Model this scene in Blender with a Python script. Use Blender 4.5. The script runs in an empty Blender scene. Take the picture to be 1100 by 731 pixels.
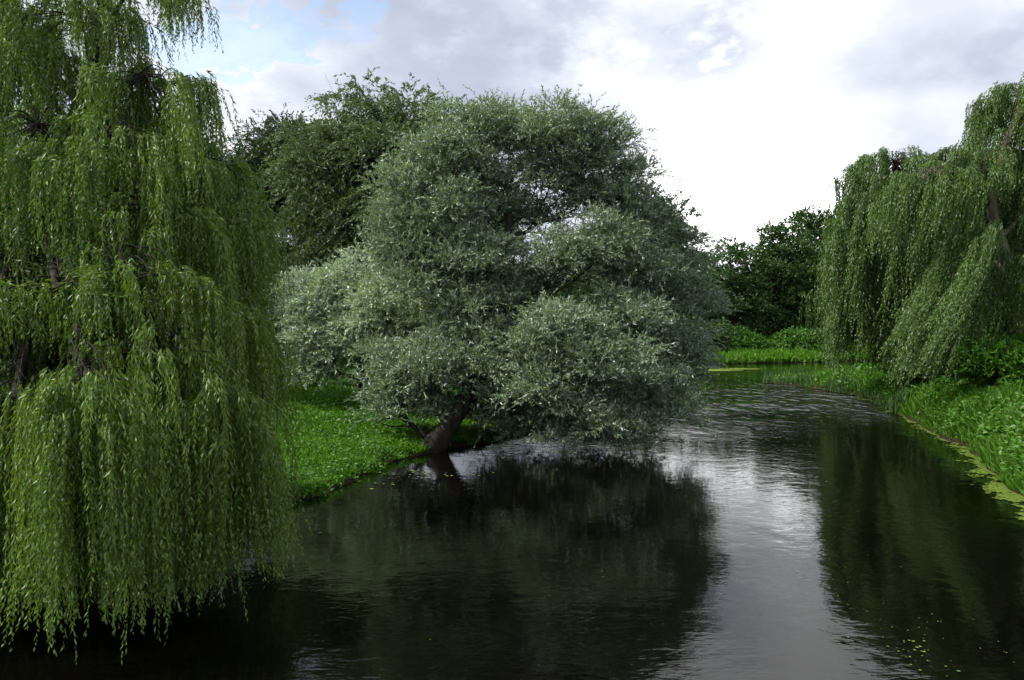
import bpy, math, random
import numpy as np

S = bpy.context.scene
COL = S.collection
R = math.radians
random.seed(7)
rng = np.random.default_rng(7)

# ------------------------------------------------------------------ camera, sky, sun, exposure
CAMH, PITCH, FPX = 5.0, math.atan(20.5 / 831), 831.0
cam = bpy.data.cameras.new('camera')
cam.sensor_width = 36.0
cam.lens = FPX / 1100 * 36.0
cam.clip_end = 3000
camo = bpy.data.objects.new('camera', cam)
camo.location = (0, 0, CAMH)
camo.rotation_euler = (R(90) - PITCH, 0, 0)
COL.objects.link(camo)
S.camera = camo


def at(px, py, Y):
    """world point seen at a photo pixel at the forward distance Y"""
    a, b = (px - 550) / FPX, -(py - 365.5) / FPX
    dy = math.cos(PITCH) + b * math.sin(PITCH)
    dz = -math.sin(PITCH) + b * math.cos(PITCH)
    k = Y / dy
    return np.array([a * k, Y, CAMH + dz * k])


SUN_EL, SUN_AZ = 47.0, -98.0            # azimuth measured from +Y (ahead) towards +X (right)
world = bpy.data.worlds.new('World')
S.world = world
world.use_nodes = True
nt = world.node_tree
nt.nodes.clear()
WS = 0.1


def N(tree, typ, **kw):
    n = tree.nodes.new(typ)
    for k, v in kw.items():
        setattr(n, k, v)
    return n


def math_(tree, op, a, b=None, clamp=False):
    n = tree.nodes.new('ShaderNodeMath')
    n.operation = op
    n.use_clamp = clamp
    for i, v in enumerate((a, b)):
        if v is None:
            continue
        if isinstance(v, (int, float)):
            n.inputs[i].default_value = v
        else:
            tree.links.new(v, n.inputs[i])
    return n.outputs[0]


def mixc(tree, fac, a, b, mode='MIX'):
    n = tree.nodes.new('ShaderNodeMix')
    n.data_type = 'RGBA'
    n.blend_type = mode
    for i, v in ((0, fac), (6, a), (7, b)):
        if isinstance(v, (int, float)):
            n.inputs[i].default_value = v
        elif isinstance(v, (tuple, list)):
            n.inputs[i].default_value = (*v, 1)
        else:
            tree.links.new(v, n.inputs[i])
    return n.outputs[2]


def build_sky():
    L = nt.links
    sky = N(nt, 'ShaderNodeTexSky', sky_type='NISHITA')
    sky.sun_disc = False
    sky.sun_elevation = R(SUN_EL)
    sky.sun_rotation = R(SUN_AZ)
    sky.altitude = 60
    tc = N(nt, 'ShaderNodeTexCoord')
    d = tc.outputs['Generated']

    def noise(scale, detail, rough, vec, off=0.0):
        mp = N(nt, 'ShaderNodeMapping')
        mp.inputs['Location'].default_value = (off, off * 1.7, off * .3)
        mp.inputs['Scale'].default_value = (1, 1, 1.9)
        L.new(vec, mp.inputs['Vector'])
        n = N(nt, 'ShaderNodeTexNoise')
        n.inputs['Scale'].default_value = scale
        n.inputs['Detail'].default_value = detail
        n.inputs['Roughness'].default_value = rough
        L.new(mp.outputs[0], n.inputs['Vector'])
        return n
    wn = noise(5.0, 5, .6, d, 3.1)
    sub = N(nt, 'ShaderNodeVectorMath', operation='SUBTRACT')
    L.new(wn.outputs['Color'], sub.inputs[0])
    sub.inputs[1].default_value = (.5, .5, .5)
    sc = N(nt, 'ShaderNodeVectorMath', operation='SCALE')
    L.new(sub.outputs[0], sc.inputs[0])
    sc.inputs['Scale'].default_value = .07
    add = N(nt, 'ShaderNodeVectorMath', operation='ADD')
    L.new(d, add.inputs[0])
    L.new(sc.outputs[0], add.inputs[1])
    dd = add.outputs[0]

    def blob(px, py, sig, amp):
        v = at(px, py, 1.0) - np.array([0, 0, CAMH])
        v /= np.linalg.norm(v)
        dp = N(nt, 'ShaderNodeVectorMath', operation='DOT_PRODUCT')
        L.new(dd, dp.inputs[0])
        dp.inputs[1].default_value = tuple(v)
        k = 1 / R(sig) ** 2
        e = math_(nt, 'EXPONENT', math_(nt, 'MINIMUM', math_(nt, 'MULTIPLY', math_(nt, 'SUBTRACT', dp.outputs['Value'], 1.0), k), 0.0))
        return math_(nt, 'MULTIPLY', e, amp)
    lum = math_(nt, 'MULTIPLY', math_(nt, 'SUBTRACT', noise(3.6, 8, .55, d, 4.3).outputs['Fac'], .5), .85)
    lum = math_(nt, 'ADD', lum, .515)
    for b in ((805, 205, 3.8, 1.7), (770, 270, 5, .30), (880, 80, 2.4, .24), (330, 130, 4, .10), (1000, 150, 3, .10), (230, 90, 4, .10),
              (900, 10, 3, .10), (800, -110, 8, .32), (780, -350, 12, .30),
              (680, 30, 4.5, -.13), (745, 70, 4.0, -.12), (815, 88, 4, -.22), (900, 20, 4, -.08), (520, 20, 5, -.08), (430, 10, 5, -.10), (930, 110, 4, -.12), (1085, 40, 4, -.11), (570, 40, 5, -.07)):
        lum = math_(nt, 'ADD', lum, blob(*b))
    sm = N(nt, 'ShaderNodeMath', operation='SMOOTH_MAX')
    L.new(lum, sm.inputs[0])
    sm.inputs[1].default_value, sm.inputs[2].default_value = .38, .22
    lum = sm.outputs[0]
    # an overcast sky is brighter overhead than low down
    sz = N(nt, 'ShaderNodeSeparateXYZ')
    L.new(d, sz.inputs[0])
    zen = N(nt, 'ShaderNodeMapRange', interpolation_type='SMOOTHSTEP')
    L.new(sz.outputs[2], zen.inputs[0])
    zen.inputs[1].default_value, zen.inputs[2].default_value = .50, .95
    zen.inputs[3].default_value, zen.inputs[4].default_value = 1.0, 1.15
    lum = math_(nt, 'MULTIPLY', lum, zen.outputs[0])
    mr = N(nt, 'ShaderNodeMapRange')
    L.new(lum, mr.inputs[0])
    mr.inputs[1].default_value, mr.inputs[2].default_value = .40, .75
    tint = mixc(nt, mr.outputs[0], (.83, .92, 1.12), (.99, 1.0, 1.02))
    comb = N(nt, 'ShaderNodeVectorMath', operation='SCALE')
    L.new(tint, comb.inputs[0])
    L.new(math_(nt, 'MULTIPLY', lum, 1 / WS), comb.inputs['Scale'])
    # holes of blue
    hole = math_(nt, 'MULTIPLY', math_(nt, 'SUBTRACT', noise(8, 7, .6, d, 7.7).outputs['Fac'], .5), 4.2)
    hole = math_(nt, 'MAXIMUM', math_(nt, 'MINIMUM', hole, .55), -.8)
    for b in ((272, 45, 2.1, .52), (300, 76, 1.4, .45), (225, 12, 2.0, .52), (150, 60, 4, .15), (0, 120, 5, .35), (-300, -300, 18, .5), (700, -1100, 12, .5)):
        hole = math_(nt, 'ADD', hole, blob(*b))
    mh = N(nt, 'ShaderNodeMapRange', interpolation_type='SMOOTHSTEP')
    L.new(hole, mh.inputs[0])
    mh.inputs[1].default_value, mh.inputs[2].default_value = .62, 1.25
    fac = math_(nt, 'MULTIPLY', mh.outputs[0], .55)
    skyb = N(nt, 'ShaderNodeVectorMath', operation='SCALE')
    L.new(sky.outputs[0], skyb.inputs[0])
    skyb.inputs['Scale'].default_value = 1.7
    col = mixc(nt, fac, comb.outputs[0], skyb.outputs[0])
    bg = N(nt, 'ShaderNodeBackground')
    L.new(col, bg.inputs['Color'])
    bg.inputs['Strength'].default_value = WS
    out = N(nt, 'ShaderNodeOutputWorld')
    L.new(bg.outputs[0], out.inputs['Surface'])


build_sky()
world.cycles.sampling_method = 'MANUAL'
world.cycles.sample_map_resolution = 512

sun = bpy.data.lights.new('sun', 'SUN')
sun.energy = 3.6
sun.angle = R(2)
sun.color = (1.0, .94, .82)
suno = bpy.data.objects.new('sun', sun)
sv = np.array([math.sin(R(SUN_AZ)) * math.cos(R(SUN_EL)), math.cos(R(SUN_AZ)) * math.cos(R(SUN_EL)), math.sin(R(SUN_EL))])
from mathutils import Vector
suno.rotation_euler = Vector(sv).to_track_quat('Z', 'Y').to_euler()
suno.location = (0, 0, 60)
COL.objects.link(suno)

vs = S.view_settings
vs.view_transform = 'Standard'
vs.look = 'None'
vs.gamma = 1.0
vs.use_curve_mapping = False
vs.exposure = 0.75
S.cycles.max_bounces = 5
S.cycles.diffuse_bounces = 3
S.cycles.glossy_bounces = 3
S.cycles.transmission_bounces = 3
S.cycles.use_denoising = True
S.cycles.caustics_reflective = False
S.cycles.caustics_refractive = False


# ------------------------------------------------------------------ materials
def new_mat(name):
    m = bpy.data.materials.new(name)
    m.use_nodes = True
    m.node_tree.nodes.clear()
    return m, m.node_tree


def leaf_mat(name, top, under, transl=.3, var=.45, hue=(1.25, 1.05, .6), gloss=.035, rough=.5):
    """two-sided leaf: own colour on top, paler underside, random tint per leaf and per shoot around a hand-set tone per crown mass"""
    m, t = new_mat(name)
    at_ = N(t, 'ShaderNodeAttribute', attribute_name='tint')
    sep = N(t, 'ShaderNodeSeparateColor')
    t.links.new(at_.outputs['Color'], sep.inputs[0])
    geo = N(t, 'ShaderNodeNewGeometry')
    base = mixc(t, geo.outputs['Backfacing'], top, under)
    v = math_(t, 'ADD', math_(t, 'MULTIPLY', sep.outputs[0], 2 * var), 1 - var)
    base = mixc(t, 1.0, base, v, 'MULTIPLY')
    yel = mixc(t, 1.0, base, hue, 'MULTIPLY')
    base = mixc(t, sep.outputs[1], base, yel)
    dif = N(t, 'ShaderNodeBsdfDiffuse')
    t.links.new(base, dif.inputs[0])
    tr = N(t, 'ShaderNodeBsdfTranslucent')
    t.links.new(mixc(t, 1.0, base, (1.0, 1.22, .5), 'MULTIPLY'), tr.inputs[0])
    mx = N(t, 'ShaderNodeMixShader')
    mx.inputs[0].default_value = transl
    t.links.new(dif.outputs[0], mx.inputs[1])
    t.links.new(tr.outputs[0], mx.inputs[2])
    gl = N(t, 'ShaderNodeBsdfGlossy')
    gl.inputs['Roughness'].default_value = rough
    gl.inputs['Color'].default_value = (.9, .95, 1, 1)
    mg = N(t, 'ShaderNodeMixShader')
    mg.inputs[0].default_value = gloss
    t.links.new(mx.outputs[0], mg.inputs[1])
    t.links.new(gl.outputs[0], mg.inputs[2])
    o = N(t, 'ShaderNodeOutputMaterial')
    t.links.new(mg.outputs[0], o.inputs[0])
    return m


def rough_mat(name, c1, c2, scale=3.0, stretch=(1, 1, 1), bump=.4, c3=None, rough=.9):
    m, t = new_mat(name)
    tc = N(t, 'ShaderNodeTexCoord')
    mp = N(t, 'ShaderNodeMapping')
    mp.inputs['Scale'].default_value = stretch
    t.links.new(tc.outputs['Object'], mp.inputs[0])
    n = N(t, 'ShaderNodeTexNoise')
    n.inputs['Scale'].default_value = scale
    n.inputs['Detail'].default_value = 8
    n.inputs['Roughness'].default_value = .65
    t.links.new(mp.outputs[0], n.inputs['Vector'])
    mr = N(t, 'ShaderNodeMapRange')
    t.links.new(n.outputs['Fac'], mr.inputs[0])
    mr.inputs[1].default_value, mr.inputs[2].default_value = .36, .64
    c = mixc(t, mr.outputs[0], c1, c2)
    if c3:
        n2 = N(t, 'ShaderNodeTexNoise')
        n2.inputs['Scale'].default_value = .35
        n2.inputs['Detail'].default_value = 4
        t.links.new(tc.outputs['Object'], n2.inputs['Vector'])
        m2 = N(t, 'ShaderNodeMapRange')
        t.links.new(n2.outputs['Fac'], m2.inputs[0])
        m2.inputs[1].default_value, m2.inputs[2].default_value = .45, .65
        c = mixc(t, m2.outputs[0], c, c3)
    if name == 'meadow_ground':
        g_ = N(t, 'ShaderNodeNewGeometry')
        sx = N(t, 'ShaderNodeSeparateXYZ')
        t.links.new(g_.outputs['Position'], sx.inputs[0])
        mud = N(t, 'ShaderNodeMapRange')
        t.links.new(math_(t, 'ADD', sx.outputs[2], math_(t, 'MULTIPLY', n.outputs['Fac'], -.2)), mud.inputs[0])
        mud.inputs[1].default_value, mud.inputs[2].default_value = .05, .16
        c = mixc(t, mud.outputs[0], (.022, .015, .009), c)
    b = N(t, 'ShaderNodeBsdfPrincipled')
    t.links.new(c, b.inputs['Base Color'])
    b.inputs['Roughness'].default_value = rough
    b.inputs['Specular IOR Level'].default_value = .2
    bp = N(t, 'ShaderNodeBump')
    bp.inputs['Strength'].default_value = bump
    bp.inputs['Distance'].default_value = .05
    t.links.new(n.outputs['Fac'], bp.inputs['Height'])
    t.links.new(bp.outputs[0], b.inputs['Normal'])
    o = N(t, 'ShaderNodeOutputMaterial')
    t.links.new(b.outputs[0], o.inputs[0])
    return m


M_WEEP = leaf_mat('weeping_leaf', (.090, .175, .017), (.14, .225, .05), .32, .5, (1.5, 1.12, .6))
M_WEEP_R = leaf_mat('weeping_leaf_pale', (.066, .138, .022), (.09, .16, .04), .32, .5, (1.35, 1.1, .6))
M_SILV = leaf_mat('white_willow_leaf', (.130, .190, .112), (.29, .37, .285), .22, .5, (1.2, 1.12, .7), .07)
M_SILV2 = leaf_mat('silver_leaf', (.235, .31, .23), (.50, .58, .50), .22, .5, (1.15, 1.1, .75), .07)
M_BACK = leaf_mat('back_willow_leaf', (.078, .126, .050), (.155, .21, .115), .25, .5, (1.12, 1.08, .8))
M_DARK = leaf_mat('dark_leaf', (.032, .064, .020), (.06, .095, .045), .15, .5)
M_WOOD = leaf_mat('broad_leaf', (.034, .090, .014), (.05, .105, .02), .25, .5, (1.5, 1.2, .6))
M_BUSH = leaf_mat('bush_leaf', (.055, .165, .012), (.07, .18, .02), .3, .5, (1.4, 1.15, .6))
M_GRASS = leaf_mat('grass_blade', (.078, .215, .009), (.065, .18, .014), .35, .45, (1.6, 1.12, .8), .02)
M_HERB = leaf_mat('herb_leaf', (.055, .165, .010), (.08, .19, .025), .35, .5, (1.5, 1.12, .8), .02)
M_REED = leaf_mat('reed_blade', (.045, .095, .03), (.06, .12, .04), .3, .4)
M_DUCK = leaf_mat('duckweed_leaf', (.10, .17, .028), (.10, .17, .028), .0, .35, (1.2, .95, .8), .02)
M_LILY = leaf_mat('floating_leaf', (.10, .155, .03), (.10, .155, .03), .0, .5, (1.5, 1.0, .7), .02, .6)
M_BARK = rough_mat('bark', (.010, .008, .006), (.042, .035, .028), 5, (1, 1, .18), 1.0)
M_BARKP = rough_mat('bark_pale', (.07, .055, .038), (.17, .14, .10), 5, (1, 1, .2), 1.0)
M_BROKEN = rough_mat('broken_wood', (.35, .27, .18), (.5, .42, .32), 9, (1, 1, .2), .5)
M_SOIL = rough_mat('meadow_ground', (.016, .045, .006), (.035, .085, .010), 6, (1, 1, 1), .6, (.022, .05, .008))


# ------------------------------------------------------------------ object helpers
def tag(o, label=None, cat=None, group=None, kind=None):
    for k, v in (('label', label), ('category', cat), ('group', group), ('kind', kind)):
        if v:
            o[k] = v
    return o


def link(name, me, parent=None, org=None):
    o = bpy.data.objects.new(name, me)
    COL.objects.link(o)
    if parent is not None:
        o.parent = parent
    return o


def empty(name, loc, label, cat, group=None):
    o = bpy.data.objects.new(name, None)
    o.location = tuple(loc)
    COL.objects.link(o)
    return tag(o, label, cat, group)


def mesh_np(name, V, F, k, mat, tint=None, smooth=False):
    """V (n,3), F (m,k) -> mesh, optional per-face tint (m,3)"""
    me = bpy.data.meshes.new(name)
    n, m = len(V), len(F)
    me.vertices.add(n)
    me.vertices.foreach_set('co', np.ascontiguousarray(V, dtype=np.float32).ravel())
    me.loops.add(m * k)
    me.loops.foreach_set('vertex_index', np.ascontiguousarray(F, dtype=np.int32).ravel())
    me.polygons.add(m)
    me.polygons.foreach_set('loop_start', np.arange(0, m * k, k, dtype=np.int32))
    if smooth:
        me.polygons.foreach_set('use_smooth', np.ones(m, dtype=bool))
    me.update(calc_edges=True)
    if tint is not None:
        a = me.attributes.new('tint', 'FLOAT_COLOR', 'FACE')
        c = np.ones((m, 4), dtype=np.float32)
        c[:, :tint.shape[1]] = tint
        a.data.foreach_set('color', c.ravel())
    me.materials.append(mat)
    return me


def unit(a):
    return a / (np.linalg.norm(a, axis=-1, keepdims=True) + 1e-9)


class Leaves:
    """collects leaf quads, builds ONE mesh relative to an origin"""
    def __init__(s):
        s.P, s.D, s.L, s.W, s.T = [], [], [], [], []

    def add(s, P, D, L, W, T):
        n = len(P)
        s.P.append(P)
        s.D.append(D)
        s.L.append(np.broadcast_to(L, (n,)))
        s.W.append(np.broadcast_to(W, (n,)))
        s.T.append(T)

    def build(s, name, mat, parent=None, org=(0, 0, 0), fold=.15, flat=False, zmin=.03):
        P, D = np.concatenate(s.P), unit(np.concatenate(s.D))
        L, W, T = np.concatenate(s.L)[:, None], np.concatenate(s.W)[:, None], np.concatenate(s.T)
        ok = (P[:, 2] > zmin) & ((P + D * L)[:, 2] > zmin)
        P, D, L, W, T = P[ok], D[ok], L[ok], W[ok], T[ok]
        n = len(P)
        rnd = unit(rng.normal(size=(n, 3)) + np.array([0, 0, .8]))
        side = unit(np.cross(D, rnd))
        nor = np.cross(side, D)
        a = P
        b = P + D * L * .42 + side * W * .5 + nor * W * fold
        c = P + D * L - nor * L * .06
        d = P + D * L * .42 - side * W * .5 + nor * W * fold
        V = np.stack([a, b, c, d], 1).reshape(-1, 3) - np.array(org)
        F = np.arange(n * 4).reshape(-1, 4)
        me = mesh_np(name, V, F, 4, mat, T)
        s.n = n
        return link(name, me, parent)


def tints(n, g=None):
    t = np.clip(rng.normal(.5, .2, (n, 1)), 0, 1)
    y = np.clip(rng.random((n, 1)) ** 3, 0, 1)
    if g is not None:
        t = np.clip(t * .5 + g[:, :1] * .5, 0, 1)
        y = np.clip(y * .6 + g[:, 1:2], 0, 1)
    return np.concatenate([t, y], 1)


def catmull(pts, n=6):
    pts = [np.array(p, float) for p in pts]
    out = []
    for i in range(len(pts) - 1):
        p0 = pts[i - 1] if i else 2 * pts[0] - pts[1]
        p1, p2 = pts[i], pts[i + 1]
        p3 = pts[i + 2] if i + 2 < len(pts) else 2 * pts[-1] - pts[-2]
        for k in range(n):
            t = k / n
            out.append(.5 * (2 * p1 + (p2 - p0) * t + (2 * p0 - 5 * p1 + 4 * p2 - p3) * t * t + (3 * p1 - p0 - 3 * p2 + p3) * t ** 3))
    out.append(pts[-1])
    return np.array(out)


class Wood:
    def __init__(s):
        s.V, s.F, s.n = [], [], 0

    def tube(s, pts, sides=7, lump=.12, n=5):
        """pts: (x, y, z, radius) control points"""
        C = catmull(pts, n)
        c, r = C[:, :3], np.maximum(C[:, 3], .004)
        T = unit(np.gradient(c, axis=0))
        ref = np.array([1.0, .13, .07])
        a = unit(np.cross(T, ref))
        b = np.cross(T, a)
        th = np.linspace(0, 2 * math.pi, sides, endpoint=False) + rng.random() * 6
        rr = r[:, None] * (1 + lump * rng.normal(size=(len(c), sides)) + .08 * np.sin(3 * th)[None])
        V = c[:, None] + rr[..., None] * (np.cos(th)[None, :, None] * a[:, None] + np.sin(th)[None, :, None] * b[:, None])
        k = len(c)
        i, j = np.meshgrid(np.arange(k - 1), np.arange(sides), indexing='ij')
        j2 = (j + 1) % sides
        F = np.stack([i * sides + j, i * sides + j2, (i + 1) * sides + j2, (i + 1) * sides + j], -1).reshape(-1, 4) + s.n
        s.V.append(V.reshape(-1, 3))
        s.F.append(F)
        s.n += k * sides
        return C

    def build(s, name, mat, parent=None, org=(0, 0, 0)):
        me = mesh_np(name, np.concatenate(s.V) - np.array(org), np.concatenate(s.F), 4, mat, None, True)
        return link(name, me, parent)


# ------------------------------------------------------------------ the river outline and the ground
BANK_L = [(-26, -60), (-25, -8), (-24, 8), (-19, 15), (-14, 18.2), (-9.5, 19.4), (-6.6, 20.6), (-5.3, 22.5), (-4.9, 25), (-4.0, 27.6),
          (-2.6, 30), (-.9, 31.8), (1.2, 36), (4, 43), (8, 53), (13, 66), (17, 77), (19.5, 85), (23, 89.5), (32, 92.0), (45, 97), (70, 101), (130, 112)]
BANK_R = [(130, 98), (80, 86), (52, 78), (38, 71.5), (31, 68.3), (26, 66.2), (22.6, 65), (20.9, 63.6), (21.3, 61.5), (22.6, 57.5), (23.2, 53), (22.3, 47), (20.6, 40.5),
          (18.4, 32.5), (16.6, 27), (14.4, 21.8), (12.6, 17), (11.2, 12), (10.2, 6), (9.6, 0), (9, -12), (8, -60)]


def smooth_line(p):
    c = catmull([(x, y, 0, 0) for x, y in p], 5)[:, :2]
    w = .22 * np.sin(c[:, 1] * 1.3) * np.cos(c[:, 0] * 1.7 + 1) + .14 * np.sin(c[:, 1] * 3.1 + c[:, 0] * 2)
    c = c.copy()
    c[:, 0] += w
    return c


LL, RR = smooth_line(BANK_L), smooth_line(BANK_R)
RIVER = np.concatenate([LL, RR])


def seg_dist(P, line):
    a, b = line[:-1], line[1:]
    best = np.full(len(P), 1e9)
    for i in range(len(a)):
        ab = b[i] - a[i]
        t = np.clip(((P - a[i]) @ ab) / (ab @ ab + 1e-9), 0, 1)
        d = np.hypot(*(P - a[i] - t[:, None] * ab).T)
        best = np.minimum(best, d)
    return best


def inside(P, poly):
    x, y = P[:, 0], P[:, 1]
    c = np.zeros(len(P), bool)
    n = len(poly)
    for i in range(n):
        x1, y1 = poly[i]
        x2, y2 = poly[(i + 1) % n]
        if y1 == y2:
            continue
        m = ((y1 > y) != (y2 > y)) & (x < (x2 - x1) * (y - y1) / (y2 - y1) + x1)
        c ^= m
    return c


def ground(P):
    """height of the ground and signed distances (positive inland) for points (n,2)"""
    P = np.asarray(P, float)
    dl, dr = seg_dist(P, LL), seg_dist(P, RR)
    ins = inside(P, RIVER)
    x, y = P[:, 0], P[:, 1]
    d = np.minimum(dl, dr)
    right = dr < dl
    lump = .07 * np.sin(x * .9 + 1) * np.cos(y * .7) + .05 * np.sin(x * 2.1 + y * 1.3) + .03 * np.sin(y * 4.1 - x * 3)
    hl = .22 * np.clip(d / .35, 0, 1) + .55 * (1 - np.exp(-d / 5.0)) + lump * np.clip(d, 0, 1)
    spit = np.clip((y - 55) / 14, 0, 1)
    hr = .18 * np.clip(d / .35, 0, 1) + ((3.6 - 1.5 * np.clip((y - 36) / 13, 0, 1)) * (1 - spit) + .14 * spit) * (1 - np.exp(-d / 4.5)) + lump * 1.8 * np.clip(d, 0, 1)
    h = np.where(right, hr, hl)
    far = np.clip((y - 104) / 25, 0, 1)
    h = h + far * 1.2
    h = np.where(ins, -.9 * np.clip(d / 1.6, 0, 1) - .03, h)
    return h, np.where(ins, -d, d), right


def gz(x, y):
    return float(ground([(x, y)])[0][0])


def make_ground():
    xs = np.concatenate([np.linspace(-900, -70, 14)[:-1], np.linspace(-70, -16, 50)[:-1], np.linspace(-16, 36, 190)[:-1], np.linspace(36, 75, 40)[:-1], np.linspace(75, 900, 14)])
    ys = np.concatenate([np.linspace(-900, -60, 10)[:-1], np.linspace(-60, 4, 30)[:-1], np.linspace(4, 60, 190)[:-1], np.linspace(60, 130, 120)[:-1], np.linspace(130, 1400, 16)])
    X, Yg = np.meshgrid(xs, ys, indexing='ij')
    P = np.stack([X.ravel(), Yg.ravel()], 1)
    h, d, r = ground(P)
    V = np.concatenate([P, h[:, None]], 1)
    nx, ny = len(xs), len(ys)
    i, j = np.meshgrid(np.arange(nx - 1), np.arange(ny - 1), indexing='ij')
    F = np.stack([i * ny + j, (i + 1) * ny + j, (i + 1) * ny + j + 1, i * ny + j + 1], -1).reshape(-1, 4)
    o = link('ground', mesh_np('ground', V, F, 4, M_SOIL, None, True))
    tag(o, kind='structure')


make_ground()


def make_water():
    m, t = new_mat('river_water')
    geo = N(t, 'ShaderNodeNewGeometry')
    pos = geo.outputs['Position']

    def nz(scale, detail, st=(1, 1, 1), dist=0.0):
        mp = N(t, 'ShaderNodeMapping')
        mp.inputs['Scale'].default_value = st
        t.links.new(pos, mp.inputs[0])
        n = N(t, 'ShaderNodeTexNoise')
        n.inputs['Scale'].default_value = scale
        n.inputs['Detail'].default_value = detail
        n.inputs['Distortion'].default_value = dist
        t.links.new(mp.outputs[0], n.inputs['Vector'])
        return n.outputs['Fac']
    h = math_(t, 'MULTIPLY', nz(.75, 2, (1.2, 1.0, 1), .3), 1.5)
    h = math_(t, 'ADD', h, math_(t, 'MULTIPLY', nz(2.2, 2, (.8, 1.3, 1), .4), .75))
    h = math_(t, 'ADD', h, math_(t, 'MULTIPLY', nz(6.0, 2, (.7, 1.5, 1), .6), .30))
    h = math_(t, 'ADD', h, math_(t, 'MULTIPLY', nz(17.0, 1, (.8, 1.3, 1)), .05))
    sp0 = N(t, 'ShaderNodeSeparateXYZ')
    t.links.new(pos, sp0.inputs[0])
    far = N(t, 'ShaderNodeMapRange')
    t.links.new(sp0.outputs[1], far.inputs[0])
    far.inputs[1].default_value, far.inputs[2].default_value = 30, 46
    h = math_(t, 'ADD', math_(t, 'MULTIPLY', h, math_(t, 'SUBTRACT', 1.0, math_(t, 'MULTIPLY', far.outputs[0], .45))),
              math_(t, 'MULTIPLY', math_(t, 'MULTIPLY', nz(.55, 1, (2.2, 1, 1), .8), 4.0), far.outputs[0]))
    patch = N(t, 'ShaderNodeMapRange')
    t.links.new(nz(.12, 2), patch.inputs[0])
    patch.inputs[1].default_value, patch.inputs[2].default_value = .38, .62
    patch.inputs[3].default_value, patch.inputs[4].default_value = .55, 1.15
    sepp = N(t, 'ShaderNodeSeparateXYZ')
    t.links.new(pos, sepp.inputs[0])
    wind = N(t, 'ShaderNodeMapRange')          # open reach of the river catches more breeze than the pool by the bridge
    t.links.new(sepp.outputs[1], wind.inputs[0])
    wind.inputs[1].default_value, wind.inputs[2].default_value = 32, 48
    wind.inputs[3].default_value, wind.inputs[4].default_value = .54, 3.3
    calm = N(t, 'ShaderNodeMapRange')          # sheltered water behind the spit
    t.links.new(sepp.outputs[1], calm.inputs[0])
    calm.inputs[1].default_value, calm.inputs[2].default_value = 60, 70
    calm.inputs[3].default_value, calm.inputs[4].default_value = 1, .15
    st = math_(t, 'MULTIPLY', math_(t, 'MULTIPLY', patch.outputs[0], wind.outputs[0]), calm.outputs[0])
    h = math_(t, 'MULTIPLY', h, st)
    bp = N(t, 'ShaderNodeBump')
    bp.inputs['Strength'].default_value = 1.0
    bp.inputs['Distance'].default_value = .018
    t.links.new(h, bp.inputs['Height'])
    b = N(t, 'ShaderNodeBsdfPrincipled')
    b.inputs['Base Color'].default_value = (.0016, .0014, .001, 1)
    b.inputs['Roughness'].default_value = .02
    b.inputs['IOR'].default_value = 1.333
    t.links.new(bp.outputs[0], b.inputs['Normal'])
    o = N(t, 'ShaderNodeOutputMaterial')
    t.links.new(b.outputs[0], o.inputs[0])
    V = np.array([(-60, -60, 0), (140, -60, 0), (140, 130, 0), (-60, 130, 0)], float)
    ob = link('river_water', mesh_np('river_water', V, np.array([[0, 1, 2, 3]]), 4, m))
    tag(ob, kind='structure')


make_water()


# ------------------------------------------------------------------ bushy trees
def shoots(lv, C, Rr, n, sl, droop, up, wind, leafL, leafW, m, spread=.55, g=(.5, .0), flat=.0):
    """n shoots on the shell of an ellipsoidal clump, m leaves along each"""
    u = unit(rng.normal(size=(n, 3)))
    u[:, 2] = np.where(u[:, 2] < -.12, -u[:, 2] * .8, u[:, 2])
    u = unit(u)
    rad = .62 + .38 * rng.random((n, 1))
    P0 = C + u * Rr * rad
    d = unit(u * .9 + np.array([0, 0, up]) + np.array(wind) + .45 * rng.normal(size=(n, 3)))
    ln = sl * (.55 + .75 * rng.random((n, 1)) + 1.1 * (rng.random((n, 1)) < .07))
    t = (np.arange(m)[None, :] + rng.random((n, m))) / m
    T = t[..., None]
    P = P0[:, None] + d[:, None] * ln[:, None] * T + np.array([0, 0, -1.0]) * (droop * ln[:, None] * T ** 2)
    tan = unit(d[:, None] + np.array([0, 0, -2.0]) * droop * T)
    D = tan + spread * rng.normal(size=(n, m, 3))
    k = n * m
    gg = np.clip(np.array(g)[None] + np.repeat(rng.normal(0, .12, (n, 2)) * np.array([1, .3]), m, 0), 0, 1)
    lv.add(P.reshape(-1, 3), D.reshape(-1, 3), leafL * (.6 + .7 * rng.random(k)), leafW * (.8 + .4 * rng.random(k)), tints(k, gg))


def sub_clumps(c, r, rs, cover=1.0):
    """clump centres spread over the shell of an ellipsoid"""
    area = 4 * math.pi * ((r[0] * r[1]) ** 1.6 / 3 + (r[0] * r[2]) ** 1.6 / 3 + (r[1] * r[2]) ** 1.6 / 3) ** (1 / 1.6)
    n = max(4, int(cover * area / (rs * rs * 1.5)))
    pts = []
    tries = 0
    while len(pts) < n and tries < n * 30:
        tries += 1
        u = rng.normal(size=3)
        u /= np.linalg.norm(u)
        if u[2] < -.75 and rng.random() < .7:
            continue
        k = .50 + .75 * rng.random() ** 1.35
        p = c + u * r * k + rng.normal(0, .22 * rs, 3)
        if all(np.linalg.norm(p - q) > rs * .8 for q in pts):
            pts.append(p)
    return pts


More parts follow.
